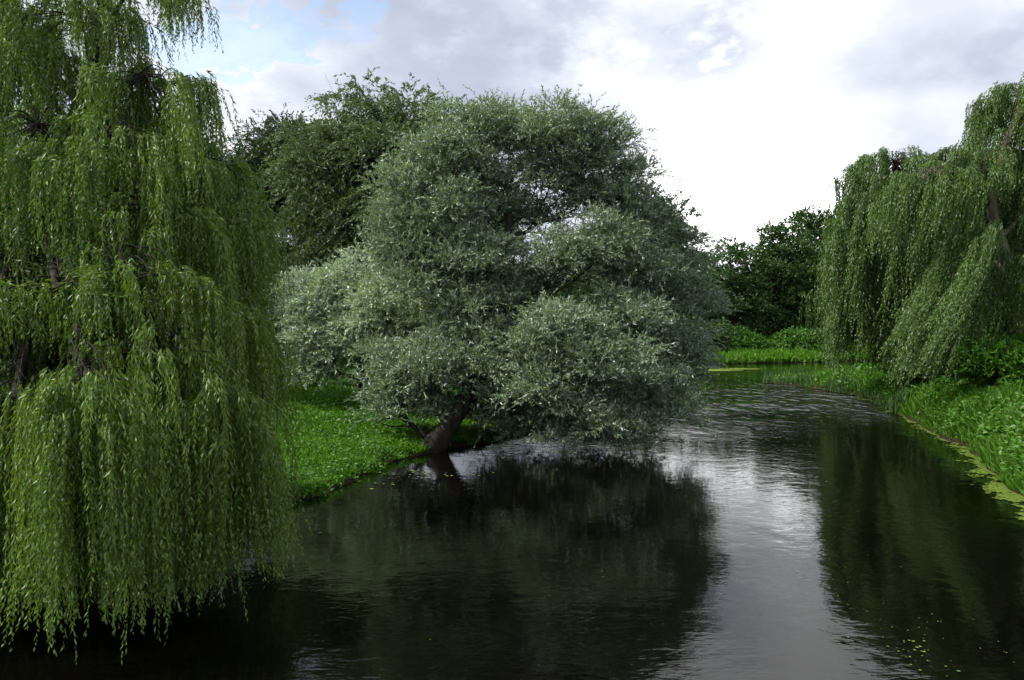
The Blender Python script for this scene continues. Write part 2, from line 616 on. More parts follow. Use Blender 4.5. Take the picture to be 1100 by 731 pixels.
def bushy_tree(name, label, cat, base, trunk, ells, mat, bark, leaf=(.13, .032), sub=1.15, nsh=60, m=16, sl=.9, droop=.35, up=.35,
               wind=(0, 0, 0), r0=.3, group=None, cover=1.0, spread=.55, depth=.9, limbs=True, extra=None):
    """trunk: list of (px,py,Y) or points above base; ells: (px,py,Y,rx_px,ry_px) big masses of the crown"""
    base = np.array(base, float)
    root = empty(name, base, label, cat, group)
    w = Wood()
    pts = [(base[0], base[1], base[2] - .5, r0 * 1.5)] + [(base[0], base[1], base[2] + .05, r0 * 1.25)]
    tp = [np.array(p, float) for p in trunk]
    for i, p in enumerate(tp):
        pts.append((*p, r0 * (1 - .75 * (i + 1) / len(tp)) + .03))
    C = w.tube(pts, 12, .05, 7)
    w.build('trunk', bark, root, base)
    lv = Leaves()
    pool = C[len(C) // 4:].copy()
    ells = sorted(ells, key=lambda e: np.min(np.linalg.norm(pool[:, :3] - at(e[0], e[1], e[2]), axis=1)))
    for e in ells:
        c = at(e[0], e[1], e[2])
        k = e[2] / FPX
        r = np.array([e[3] * k, e[3] * k * depth if len(e) < 6 else e[5], e[4] * k])
        g0 = e[6] if len(e) > 6 else .5
        # limb from the trunk into this mass
        dv = c - pool[:, :3]
        ds = np.linalg.norm(dv, axis=1)
        cost = ds + 1.2 * np.maximum(0, -dv[:, 2] + .35 * ds) + 5.0 * np.maximum(0, .045 - pool[:, 3]) / .045
        s0 = pool[np.argmin(cost)]
        lw = Wood()
        midp = (s0[:3] * .5 + c * .5) + np.array([*(rng.normal(0, .25, 2)), -.10 * np.linalg.norm(c - s0[:3])])
        lr = max(min(s0[3] * .72, .05 + .035 * np.linalg.norm(c - s0[:3])), .035)
        LC = lw.tube([(*s0[:3], lr), (*midp, lr * .75), (*c, lr * .45), (*(c + (0, 0, r[2] * .5)), lr * .15)], 8, .07, 5)
        pool = np.concatenate([pool, LC[2:-4]])
        subs = sub_clumps(c, r, sub, cover)
        for q in subs:
            jj = rng.integers(len(LC) // 3, len(LC) - 2)
            b0 = LC[jj]
            mid = b0[:3] * .45 + q * .55 + rng.normal(0, .15, 3) + np.array([0, 0, -.06 * np.linalg.norm(q - b0[:3])])
            br = max(.012, min(b0[3] * .6, .045))
            out = q + (q - c) * .25
            lw.tube([(*b0[:3], br), (*mid, br * .7), (*q, br * .4), (*out, .006)], 4, .05, 3)
            if rng.random() < .10:
                e1 = q + unit(q - c + np.array([0, 0, .3])) * sub * (1.2 + .5 * rng.random())
                lw.tube([(*q, br * .5), (*((q + e1) / 2 + rng.normal(0, .08, 3)), br * .35), (*e1, .005)], 4, .05, 3)
            s = sub * (.70 + .6 * rng.random())
            n = int(nsh * (s / sub) ** 2)
            gt = float(np.clip(g0 + rng.normal(0, .13), 0, 1))
            shoots(lv, q, np.array([s, s, s * .72]), n, sl, droop, up, wind, leaf[0], leaf[1], m, spread, (gt, abs(rng.normal(0, .08))))
        lw.build('limb', bark, root, base)
    if extra:
        extra(lv, root, base)
    lv.build('crown', mat, root, base)
    print('LV', name, 'leaves', lv.n)
    return root


def gpt(px, Y, dz=0.0):
    x = at(px, 345, Y)[0]
    return np.array([x, Y, gz(x, Y) + dz])


# main white willow leaning over the water
b = gpt(464, 29.7)
bushy_tree('white_willow', 'large grey-green willow leaning from the left bank over the water in the centre', 'tree',
           b, [at(478, 462, 29.8), at(500, 430, 30.3), at(524, 380, 31), at(540, 310, 32), at(548, 230, 32.5)],
           [(e[0], e[1] + 20 * max(0, min(1, (300 - e[1]) / 130)), e[2], e[3] * .88, e[4] * .84) + e[5:] for e in [(505, 140, 33.5, 34, 32), (545, 132, 34, 30, 28), (470, 165, 33.5, 32, 34), (434, 212, 33, 28, 40), (428, 268, 32.5, 25, 34), (482, 232, 32.5, 34, 34),
            (455, 300, 32, 32, 28), (528, 200, 33.6, 28, 28), (512, 282, 32, 32, 32), (598, 130, 33, 34, 26), (642, 150, 33, 30, 30), (586, 172, 33.6, 28, 24), (668, 195, 33.5, 26, 32),
            (626, 203, 34, 28, 20), (612, 278, 31.6, 30, 24), (655, 262, 32, 32, 28), (705, 238, 34, 32, 28), (730, 275, 34.5, 26, 34), (697, 300, 32.5, 32, 28), (734, 335, 34.5, 24, 32),
            (722, 372, 33, 32, 34), (665, 345, 31.3, 32, 26), (603, 362, 29.8, 40, 30), (646, 402, 29.5, 38, 32), (590, 420, 29.6, 34, 32), (556, 372, 31.6, 24, 34), (618, 452, 29.6, 42, 26),
            (668, 460, 30, 36, 24), (702, 432, 31, 32, 32), (548, 448, 30.8, 26, 24), (503, 350, 31.8, 30, 40), (478, 392, 31.8, 24, 24), (426, 438, 30.8, 28, 22, 1.2, .45), (462, 400, 30.4, 26, 18), (512, 392, 30.6, 30, 30), (536, 432, 30.6, 26, 26), (420, 405, 31.5, 26, 24), (555, 415, 30.6, 26, 28), (455, 402, 30.8, 34, 30), (492, 408, 31.2, 26, 22), (470, 440, 30.6, 20, 14), (728, 405, 34, 22, 32),
            (548, 325, 32.6, 28, 28), (578, 300, 33, 24, 22), (572, 224, 34.8, 24, 14), (500, 240, 37, 56, 62, 2.0), (678, 275, 37, 44, 50, 2.0), (600, 390, 36, 60, 50, 1.8), (500, 340, 36, 50, 50, 1.8)]],
           M_SILV, M_BARK, leaf=(.165, .046), sub=.70, nsh=48, m=16, sl=.72, droop=.30, up=.50, r0=.42, wind=(.14, 0, 0), depth=1.15, cover=.86)

# silver bushy willow on the left bank
bushy_tree('silver_willow', 'small round willow with pale silvery leaves standing on the left bank', 'tree',
           gpt(392, 41), [at(388, 400, 41), at(384, 370, 41), at(382, 340, 40.5)],
           [(368, 325, 39, 40, 34, 1.9, .62), (428, 352, 37, 44, 44, 1.9, .6), (345, 362, 39, 30, 40), (398, 366, 38.5, 42, 26), (348, 392, 38.5, 20, 24), (330, 330, 40, 18, 26, .9, .6)],
           M_SILV2, M_BARK, leaf=(.17, .060), sub=.85, nsh=66, m=15, sl=.6, droop=.30, up=.3, r0=.24)

# tall trees behind on the left
bushy_tree('tall_willow', 'tallest dense willow rising behind the silvery small one', 'tree',
           gpt(400, 50), [at(398, 370, 50), at(392, 300, 50), at(396, 220, 50), at(400, 160, 50)],
           [(392, 146, 50, 46, 28), (440, 148, 50, 38, 24), (425, 190, 49, 50, 40), (368, 188, 50, 42, 42), (392, 230, 49, 44, 36), (440, 250, 50, 40, 48), (430, 320, 50, 38, 46), (345, 215, 51, 28, 30), (385, 290, 51, 34, 36), (350, 265, 52, 24, 26)],
           M_BACK, M_BARK, leaf=(.26, .085), sub=1.6, nsh=84, m=14, sl=1.0, droop=.5, up=.15, r0=.5, wind=(.1, 0, 0))
bushy_tree('dark_tree', 'dark green tall tree with bare lower limbs between the weeping willow and the tallest willow', 'tree',
           gpt(352, 56), [at(348, 350, 56), at(338, 290, 56), at(322, 230, 56), at(305, 180, 56)],
           [(302, 168, 56, 36, 24), (272, 198, 56, 32, 30), (318, 195, 56, 40, 36), (345, 240, 56, 22, 26), (286, 225, 56, 26, 26), (322, 262, 56, 24, 22), (285, 290, 57, 26, 26), (310, 320, 57, 30, 30), (350, 330, 57, 26, 34)],
           M_DARK, M_BARK, leaf=(.26, .09), sub=1.5, nsh=56, m=14, sl=1.2, droop=.4, up=.3, r0=.42, wind=(.1, 0, 0))
bushy_tree('drooping_dark_tree', 'narrow blackish tree with drooping foliage reaching the grass left of the silvery willow', 'tree',
           gpt(318, 50), [at(319, 370, 50), at(320, 320, 50)],
           [(320, 300, 50, 20, 30), (322, 345, 50, 20, 34), (316, 385, 50, 12, 26)],
           M_DARK, M_BARK, leaf=(.22, .05), sub=.9, nsh=46, m=14, sl=1.2, droop=.9, up=-.4, r0=.2)


bushy_tree('dark_tree', 'unseen dark tree added behind the huge left weeping willow to block reflected sky', 'tree',  # unseen tree, added to keep bright sky out of the water's reflection
           gpt(150, 42), [at(150, 350, 42), at(150, 270, 42), at(150, 200, 42)],
           [(150, 190, 42, 60, 50), (80, 230, 42, 60, 50), (210, 250, 42, 44, 50), (140, 300, 42, 70, 50), (60, 320, 42, 60, 50), (0, 260, 42, 60, 60), (210, 340, 42, 44, 40), (120, 370, 42, 70, 30)],
           M_DARK, M_BARK, leaf=(.26, .11), sub=1.7, nsh=50, m=12, sl=1.0, droop=.4, up=.3, r0=.4)

# ------------------------------------------------------------------ weeping willows
def dome(lv, wd, C, rx, ry, h, zb, ntress, nst, leaf, per_m, sway=(0, 0), reach=.7, zjit=.3, g=(.5, .05), maxlen=9.0, lmin=.45, inner=None):
    """a mound of hanging tresses: C apex, rx/ry half sizes, h rise, zb(x)->height the tips reach"""
    C = np.array(C, float)
    for i in range(ntress):
        th = rng.random() * 2 * math.pi
        r = math.sqrt(rng.random()) * .98
        dx, dy = math.cos(th), math.sin(th)
        S0 = C + np.array([dx * rx * r, dy * ry * r, -h * r * r])
        out = unit(np.array([dx * (r + .15) + rng.normal(0, .25), dy * (r + .15) + rng.normal(0, .25), 0]))
        zt = zb + zjit * abs(rng.normal()) * (C[2] - zb) * .6
        mx = maxlen * (.75 + .5 * rng.random())
        if S0[2] - zt > mx and rng.random() > .38:
            dz = rng.random() ** .8 * (S0[2] - zt - mx)
            S0 = S0 + np.array([dx * .06, dy * .06, -1]) * dz
        full = S0[2] - zt
        if full < .6:
            full = .6 + .6 * rng.random()
        full = min(full, mx)
        # sub-branch carrying the tress
        rc = reach * (.6 + .8 * rng.random())
        ts = rng.random((nst, 1))
        Sp = S0 + out * rc * ts + np.array([0, 0, 1.0]) * (.22 * rc * np.sin(ts * 2.6) - .25 * ts * rc) + rng.normal(0, .02 + .045 * rc, (nst, 3))
        ln = full * (lmin + (1 - lmin) * rng.random((nst, 1)) ** .7)
        m = max(4, int(full * per_m * .75))
        t = (np.arange(m)[None] + rng.random((nst, m))) / m
        T = t[..., None]
        od = unit(out + .5 * rng.normal(size=(nst, 3)) * np.array([1, 1, 0]))
        arc = (.16 + .12 * rng.random((nst, 1))) * min(1.0, full)
        sw = np.array([sway[0], sway[1], 0]) + np.array([.05, .05, 0]) * rng.normal(size=(nst, 3)) + np.array([.07, .07, 0]) * rng.normal(size=3)
        ph = rng.random((nst, 1)) * 6
        def pos(T_):
            z = arc[:, None] * .5 * np.sin(np.minimum(T_ * 9, 1.6)) - ln[:, None] * T_ ** 1.05
            hz = od[:, None] * (arc[:, None] * (1 - np.exp(-T_ * 6)))
            wob = .03 * np.sin(T_ * 7 + ph[:, None]) * ln[:, None] * .4
            return Sp[:, None] + hz + np.array([0, 0, 1.0]) * z + sw[:, None] * ln[:, None] * T_ ** 1.4 + np.array([1.0, .4, 0]) * wob
        P = pos(T)
        tan = unit(pos(np.minimum(T + .02, 1.02)) - P)
        side = unit(rng.normal(size=P.shape) * np.array([1, 1, .3]))
        D = tan + side * (.3 + .5 * rng.random((nst, m, 1)))
        k = nst * m
        gt = np.clip(np.array(g)[None] + rng.normal(0, .19, 2) * np.array([1, .4]) + np.zeros((k, 2)), 0, 1)
        taper = (1.05 - .45 * t).reshape(-1)
        lv.add(P.reshape(-1, 3), D.reshape(-1, 3), leaf[0] * (.55 + .75 * rng.random(k)) * taper, leaf[1] * (.8 + .4 * rng.random(k)), tints(k, gt))
        if wd is not None and inner is not None:
            q0 = inner[rng.integers(len(inner) * 4 // 5, len(inner))]
            mid = (S0 * .5 + q0 * .5) + np.array([0, 0, .16 * np.linalg.norm(S0 - q0)]) + rng.normal(0, .08, 3) * np.linalg.norm(S0 - q0)
            wd.tube([(*q0, .018), (*mid, .013), (*S0, .008), (*(S0 + out * rc + np.array([0, 0, -.1 * rc])), .004)], 4, .05, 3)


def weeping(name, label, base, trunk, r0, domes, mat, bark, leaf, per_m, sway=(0, 0), spacing=1.0, nst=16, extra=None, reach=.7, maxlen=3.0):
    base = np.array(base, float)
    root = empty(name, base, label, 'tree')
    w = Wood()
    pts = [(base[0], base[1], base[2] - .5, r0 * 1.5), (base[0], base[1], base[2] + .05, r0 * 1.25)]
    for i, p in enumerate(trunk):
        pts.append((*p, r0 * (1 - .7 * (i + 1) / len(trunk)) + .03))
    C = w.tube(pts, 14, .05, 7)
    w.build('trunk', bark, root, base)
    lv = Leaves()
    for dm in domes:
        px, py, Y, rxp, hp, yb, ry = dm[:7]
        o = dm[7] if len(dm) > 7 else {}
        k = Y / FPX
        apex = at(px, py, Y)
        rx, h = rxp * k, hp * k
        zb = max(at(px, yb, Y)[2], .12)
        cand = C[len(C) // 3:]
        core = apex - np.array([0, 0, h * .25 + .15])
        j = np.argmin(np.linalg.norm(cand[:, :3] - (core - np.array([0, 0, 1.2])), axis=1))
        s0 = cand[j]
        L_ = np.linalg.norm(core - s0[:3])
        lr = max(.03, min(s0[3] * .6, .02 + .020 * L_))
        lw = Wood()
        mid = s0[:3] * .5 + core * .5 + np.array([rng.normal(0, .15), rng.normal(0, .15), .10 * L_])
        LC = lw.tube([(*s0[:3], lr), (*mid, lr * .75), (*core, lr * .4)], 8, .06, 6)[:, :3]
        nt_ = int(max(6, rx * ry * math.pi / spacing ** 2 * o.get('d', 1.0)))
        dome(lv, lw, apex, rx, ry, h, zb, nt_, nst, leaf, per_m, o.get('sway', sway), o.get('reach', reach), o.get('zj', .3), o.get('g', (.5, .05)), o.get('ml', maxlen), o.get('lm', .45), inner=LC)
        lw.build('limb', bark, root, base)
    if extra:
        extra(root, base, C)
    lv.build('crown', mat, root, base)
    print('LV', name, 'leaves', lv.n)
    return root


YEL = {'g': (.58, .22), 'd': 2.2}
LWB = np.array([-12.2, 20.6, gz(-12.2, 20.6)])
CUR = {'ml': 6.5, 'lm': .62, 'zj': .06}
weeping('weeping_willow', 'huge weeping willow at the left edge trailing its green strands into the river', LWB,
        [at(52, 420, 19.6), at(60, 300, 18.4), at(50, 220, 17.6), at(75, 150, 17.2), at(108, 60, 17.2), at(112, -40, 17.2)], .36,
        [  # px, py, Y, half width px, dome rise px, y of the tips, half depth m; g paints shade into the leaf tint, lower on domes behind
            (95, 392, 11.6, 50, 80, 715, .6, {'d': 2.4, 'g': (.62, .12), **CUR}),
            (160, 350, 12.6, 52, 60, 670, .8, {'d': 2.0, 'g': (.57, .08), **CUR}),
            (226, 405, 12.9, 38, 60, 650, .7, {'d': 2.2, 'g': (.62, .12), **CUR}),
            (264, 465, 13.8, 14, 30, 610, .4, {'d': 2.2, 'g': (.45, .1), **CUR}),
            (15, 405, 12.4, 50, 60, 690, .9, {'d': 1.8, 'g': (.42, .06), **CUR}),
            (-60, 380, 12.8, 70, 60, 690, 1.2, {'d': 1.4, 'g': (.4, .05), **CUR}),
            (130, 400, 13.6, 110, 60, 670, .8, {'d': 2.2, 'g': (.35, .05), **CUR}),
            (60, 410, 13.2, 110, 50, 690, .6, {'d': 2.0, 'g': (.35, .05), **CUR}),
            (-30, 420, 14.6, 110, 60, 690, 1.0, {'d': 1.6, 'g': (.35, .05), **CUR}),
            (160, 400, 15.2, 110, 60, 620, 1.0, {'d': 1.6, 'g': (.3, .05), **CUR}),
            (70, 300, 14.6, 80, 40, 470, .7, {'d': 1.8, 'g': (.35, .05)}),
            (180, 290, 15.0, 60, 40, 470, .7, {'d': 1.8, 'g': (.38, .08)}),
            (0, 300, 15.0, 80, 40, 470, .9, {'d': 1.6, 'g': (.35, .05)}),
            (235, 325, 14.8, 42, 50, 470, .8, YEL),
            (258, 215, 16.4, 26, 45, 400, .8, {'g': (.55, .15), 'd': 1.8}),
            (222, 150, 16.6, 40, 45, 400, 1.0, {'d': 1.7, 'g': (.52, .08)}),
            (155, 62, 15.8, 46, 45, 330, 1.0, {'d': 1.8, 'g': (.6, .08)}),
            (120, 120, 15.0, 64, 60, 360, 1.0, {'d': 1.6, 'g': (.55, .06)}),
            (160, 210, 14.6, 56, 50, 390, .8, {'d': 1.7, 'g': (.55, .08)}),
            (40, 110, 15.2, 66, 60, 330, 1.1, {'d': 1.3, 'g': (.42, .05)}),
            (60, 225, 14.2, 66, 60, 400, .9, {'d': 1.4, 'g': (.42, .04)}),
            (-50, 180, 15.0, 80, 80, 400, 1.4, {'d': 1.2, 'g': (.4, .05)}),
            (60, 295, 12.8, 60, 30, 400, .5, {'d': 1.8, 'g': (.33, .10), 'ml': 2.0}),
            (140, 285, 13.1, 60, 30, 400, .5, {'d': 1.8, 'g': (.36, .14), 'ml': 2.0}),
            (0, 285, 13.2, 50, 30, 410, .5, {'d': 1.6, 'g': (.33, .08), 'ml': 2.0}),
            (50, -50, 17.2, 60, 40, 60, 1.6, {'d': 1.0, 'ml': 2.0}),
            (150, -45, 17.2, 32, 40, 55, 1.3, {'d': 1.4, 'g': (.55, .1), 'ml': 1.8}),
            (90, 10, 16.8, 60, 30, 120, 1.3, {'d': 1.0, 'g': (.5, .08), 'ml': 1.6}),
            (20, 40, 16.4, 60, 40, 200, 1.3, {'d': 1.2, 'g': (.42, .06), 'ml': 2.2}),
            (180, 75, 16.8, 32, 30, 220, 1.0, {'d': 1.6, 'g': (.55, .08), 'ml': 2.0}),
            (-60, -30, 17.0, 80, 60, 200, 1.8, {'d': .9}),
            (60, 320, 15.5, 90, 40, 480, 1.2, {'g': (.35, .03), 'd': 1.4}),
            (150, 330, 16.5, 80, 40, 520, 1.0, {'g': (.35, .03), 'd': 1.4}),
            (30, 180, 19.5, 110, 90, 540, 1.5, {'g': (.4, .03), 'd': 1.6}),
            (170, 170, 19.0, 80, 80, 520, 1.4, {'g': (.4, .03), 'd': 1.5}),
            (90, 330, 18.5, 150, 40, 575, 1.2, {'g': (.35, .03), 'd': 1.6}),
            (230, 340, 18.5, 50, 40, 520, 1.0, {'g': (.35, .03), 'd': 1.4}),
        ], M_WEEP, M_BARK, (.13, .026), 30, (.015, 0), .43, 15, reach=.60, maxlen=2.4)

RA = gpt(1021, 49)
weeping('weeping_willow', 'broad weeping willow on the right bank whose curtain hangs beside the spit', RA,
        [at(1015, 360, 49), at(1000, 290, 49), at(985, 220, 49)], .45,
        [  # g tones the leaves: rear and lower domes painted darker as shade
            (960, 160, 49, 54, 40, 408, 3.0, {'zj': .07, 'lm': .6, 'd': 2.0, 'g': (.48, .05)}),
            (920, 212, 48, 28, 50, 414, 2.4, {'zj': .07, 'lm': .6, 'd': 1.5, 'g': (.58, .08)}),
            (897, 262, 49, 14, 30, 405, 1.6, {'zj': .07, 'lm': .6, 'd': 1.6}),
            (936, 200, 46.5, 34, 50, 420, 1.6, {'zj': .07, 'lm': .6, 'd': 1.5, 'g': (.6, .1)}),
            (968, 225, 46, 45, 40, 424, 1.6, {'zj': .07, 'lm': .6, 'd': 1.8, 'g': (.45, .05)}),
            (1010, 178, 48, 50, 40, 390, 2.4, {'zj': .07, 'lm': .6, 'd': 1.8, 'g': (.42, .04)}),
            (960, 270, 46.5, 50, 35, 418, 1.6, {'zj': .07, 'lm': .6, 'd': 1.6, 'g': (.38, .03)}),
            (1010, 290, 47, 50, 35, 405, 2.0, {'zj': .07, 'lm': .6, 'd': 1.6, 'g': (.35, .03)}),
            (1050, 205, 50, 55, 50, 380, 2.4, {'zj': .07, 'lm': .6, 'd': 1.6, 'g': (.35, .03)}), (1060, 300, 47, 45, 40, 400, 2.0, {'zj': .07, 'lm': .6, 'd': 1.6, 'g': (.3, .03)}),
        ], M_WEEP_R, M_BARK, (.26, .056), 12, (-.06, 0), .66, 16, reach=.9, maxlen=4.5)


def broken_stub(root, base, C):
    w = Wood()
    a = at(1082, 305, 37)
    w.tube([(*a, .16), (*at(1076, 292, 36.8), .14), (*at(1070, 283, 36.7), .11), (*at(1067, 278, 36.6), .02)], 9, .12, 4)
    w.build('broken_branch', M_BROKEN, root, base)
    w = Wood()
    w.tube([(*at(1074, 245, 36.9), .07), (*at(1062, 240, 36.5), .05), (*at(1056, 262, 36.3), .03), (*at(1052, 272, 36.2), .01)], 6, .1, 4)
    w.tube([(*at(1062, 240, 36.5), .04), (*at(1066, 255, 36.4), .03), (*at(1070, 262, 36.3), .01)], 6, .1, 4)
    w.build('dead_branch', M_BARKP, root, base)


RB = gpt(1094, 37.2)
weeping('weeping_willow', 'weeping willow at the right edge with a pale bare trunk and a broken branch stub', RB,
        [at(1090, 360, 37.1), at(1082, 320, 37), at(1078, 270, 37), at(1066, 225, 37), at(1075, 170, 37.3), at(1100, 110, 37.6)], .36,
        [  # low g on the background domes is shade painted into the leaves
            (1003, 172, 36.5, 32, 30, 300, 1.3, {'d': 2.0, 'g': (.62, .1)}),
            (1036, 155, 37.2, 30, 40, 235, 1.6, {'d': 1.4, 'g': (.55, .06)}),
            (1098, 88, 38, 36, 30, 220, 1.8, {'d': 1.6, 'g': (.6, .1)}),
            (1140, 80, 38.5, 40, 40, 330, 1.8, {'d': 1.6}),
            (1046, 236, 36, 14, 25, 418, 1.0, {'d': 3.0, 'sway': (-.52, -.05), 'g': (.5, .05), 'ml': 6.6}),
            (1034, 300, 36.3, 16, 25, 420, 1.0, {'d': 2.2, 'sway': (-.45, -.05), 'g': (.45, .05), 'ml': 4.5}),
            (1106, 275, 35.5, 12, 25, 400, .8, {'d': 2.6, 'sway': (-.05, 0), 'g': (.58, .06), 'ml': 3.0}),
            (1004, 335, 36.6, 16, 22, 424, .9, {'d': 2.0, 'sway': (-.30, -.05), 'g': (.48, .05), 'ml': 4.0}),
            (1065, 160, 39, 40, 40, 300, 1.6, {'d': 1.8, 'g': (.45, .04)}),
            (1045, 290, 39.5, 50, 30, 420, 1.2, {'d': 1.8, 'g': (.33, .03)}),
            (1110, 150, 38, 30, 40, 300, 1.6, {'d': 1.6, 'g': (.5, .05)}),
            (1030, 235, 36.5, 16, 25, 300, 1.0, {'d': 1.6, 'g': (.5, .05)}),
            (1113, 262, 35.5, 14, 30, 400, 1.0, {'d': 1.5, 'g': (.58, .06)}),
            (1060, 330, 38.5, 28, 25, 385, 1.0, {'d': 1.2}),
            (1140, 190, 38, 50, 60, 380, 1.8, {'d': 1.5}),
            (1090, 190, 39.5, 50, 30, 330, 1.4, {'g': (.4, .03)}),
        ], M_WEEP_R, M_BARKP, (.21, .046), 14, (-.16, 0), .52, 15, broken_stub, reach=.9, maxlen=3.2)

# ------------------------------------------------------------------ far woods
FAR = [  # px base, Y, label, ells
    (792, 112, 'slim airy tree of the far wood just right of the leaning willow', [(792, 305, 112, 20, 26), (800, 340, 112, 24, 26), (785, 278, 112, 10, 8), (776, 345, 112, 16, 22)]),
    (838, 116, 'tall rounded dark tree in the middle of the far wood', [(838, 270, 116, 24, 18), (832, 305, 116, 30, 28), (848, 340, 116, 30, 30), (822, 340, 116, 22, 28)]),
    (870, 120, 'highest dark tree of the far wood, just left of the right bank willow curtain', [(872, 248, 120, 17, 16), (880, 290, 120, 24, 34), (875, 340, 120, 26, 30)]),
    (750, 108, 'dark tree of the far wood half hidden by the leaning willow', [(745, 310, 108, 28, 26), (752, 345, 108, 24, 26)]),
    (925, 122, 'far wood tree hidden mostly by the curtain on the right bank', [(920, 270, 122, 34, 30), (930, 330, 122, 40, 36)]),
    (980, 124, 'far wood tree behind the two right bank willows', [(985, 280, 124, 40, 34), (985, 340, 124, 42, 30)]),
    (1050, 120, 'far wood tree behind the bare trunk at the right edge', [(1050, 290, 120, 42, 40), (1060, 340, 120, 46, 30)]),
    (690, 106, 'far tree behind the right half of the leaning willow', [(690, 320, 106, 34, 34), (690, 350, 106, 34, 22)]),
    (620, 104, 'far tree behind the middle of the leaning willow', [(625, 325, 104, 36, 32), (615, 352, 104, 38, 20)]),
    (550, 102, 'far tree behind the trunk of the leaning willow', [(550, 325, 102, 38, 32), (545, 352, 102, 38, 20)]),
    (475, 100, 'far tree behind the left side of the leaning willow', [(480, 330, 100, 38, 30), (470, 354, 100, 38, 20)]),
    (400, 98, 'far tree seen between the silvery and the tallest willow', [(405, 330, 98, 36, 28), (400, 356, 98, 36, 20)]),
    (340, 95, 'far dark tree behind the narrow drooping one', [(340, 325, 95, 30, 28), (345, 356, 95, 32, 20)]),
    (250, 96, 'far tree hidden behind the huge left weeping willow', [(240, 310, 96, 40, 36), (245, 350, 96, 40, 24)]),
    (170, 96, 'leftmost far tree behind the huge left weeping willow', [(160, 310, 96, 46, 36), (165, 350, 96, 44, 24)]),
]
for px, Y, lab, el in FAR:
    bp = gpt(px, Y)
    top = el[0]
    bushy_tree('wood_tree', lab, 'tree', bp, [at(px, 345, Y), at((px + top[0]) / 2, (345 + top[1]) / 2, Y), at(top[0], top[1], Y)], el,
               M_WOOD, M_BARK, leaf=(.34, .17), sub=1.7, nsh=46, m=13, sl=1.1, droop=.25, up=.2, r0=.4, group='trees of the far wood', spread=.9)

BUSHES = [
    (283, 74, 'yellow-green bush in the gap right of the left weeping willow', [(272, 345, 74, 24, 20), (296, 350, 74, 16, 16), (284, 372, 74, 22, 12)], M_BUSH),
    (770, 99, 'dark low shrub on the far meadow edge beside the leaning willow', [(768, 365, 99, 14, 9), (758, 374, 99, 10, 7)], M_WOOD),
    (800, 103, 'light green shrub in the middle of the far meadow edge', [(792, 370, 103, 14, 6), (806, 374, 103, 10, 4)], M_BUSH),
    (852, 104, 'wide light green shrub under the tallest far tree', [(840, 372, 104, 12, 5), (862, 368, 104, 12, 7)], M_BUSH),
    (1068, 35.5, 'leafy bush at the foot of the bare trunk on the right bank', [(1062, 386, 35.5, 24, 14), (1092, 384, 35.5, 24, 18), (1042, 398, 35.5, 18, 10), (1075, 402, 35, 26, 12)], M_HERB),
    (1020, 44, 'dark bush beneath the curtain of the right bank willows', [(1015, 395, 44, 26, 12), (985, 402, 45, 22, 8)], M_WOOD),
]
for px, Y, lab, el, mt in BUSHES:
    k = Y / 100
    bushy_tree('shrub', lab, 'bush', gpt(px, Y), [at(px, el[0][1] + el[0][4], Y), at(el[0][0], el[0][1], Y)], el, mt, M_BARK,
               leaf=(.12 + .26 * k, .05 + .12 * k), sub=.45 + .7 * k, nsh=34, m=9, sl=.4 + .5 * k, droop=.3, up=.5, r0=.08, spread=.9)


# pale herb standing alone at the edge of the meadow
def tall_herb():
    base = gpt(287, 60)
    root = empty('tall_plant', base, 'pale leafy plant standing upright in the grass right of the left weeping willow', 'plant')
    w = Wood()
    lv = Leaves()
    for i in range(7):
        a = base + np.array([rng.normal(0, .35), rng.normal(0, .2), -.05])
        hgt = 1.5 + .6 * rng.random()
        b_ = a + np.array([rng.normal(0, .12), 0, hgt])
        w.tube([(*a, .02), (*b_, .008)], 5, .05, 3)
        k = 46
        t = rng.random((k, 1))
        P = a + (b_ - a) * (.15 + .85 * t)
        D = unit(rng.normal(size=(k, 3)) * np.array([1, 1, .2])) + np.array([0, 0, .7])
        lv.add(P, D, .34 * (1.15 - .6 * t[:, 0]), .13, tints(k))
    w.build('stem', M_BARKP, root, base)
    lv.build('foliage', leaf_mat('pale_herb_leaf', (.15, .27, .06), (.2, .3, .1), .35), root, base)


tall_herb()


# ------------------------------------------------------------------ ground cover
def scatter(n, y0, y1, cond, a0=-.72, a1=.74, pw=1.0):
    """points denser towards the bridge"""
    u = rng.random(n)
    Y = 1 / ((1 / y0 ** pw) + u * (1 / y1 ** pw - 1 / y0 ** pw)) ** (1 / pw)
    X = (a0 + (a1 - a0) * rng.random(n)) * (Y + 1)
    P = np.stack([X, Y], 1)
    h, d, r = ground(P)
    ok = cond(P, h, d, r)
    return P[ok], h[ok], d[ok]


def tuftnoise(P, s=1.0, o=0.0):
    x, y = P[:, 0] * s + o, P[:, 1] * s
    v = np.sin(x * 1.7 + 1.3 * np.sin(y * 1.1)) + np.sin(y * 2.3 + 1.7 * np.sin(x * .9 + 2)) + .7 * np.sin(x * 4.1 - y * 3.3) + .5 * np.sin(x * 7.7 + y * 6.1)
    return np.clip(v / 5.0 + .5 + .12 * np.sin(x * 13.3 + 2 * np.sin(y * 5)) * np.sin(y * 11.9 + 2 * np.sin(x * 6)), 0, 1)


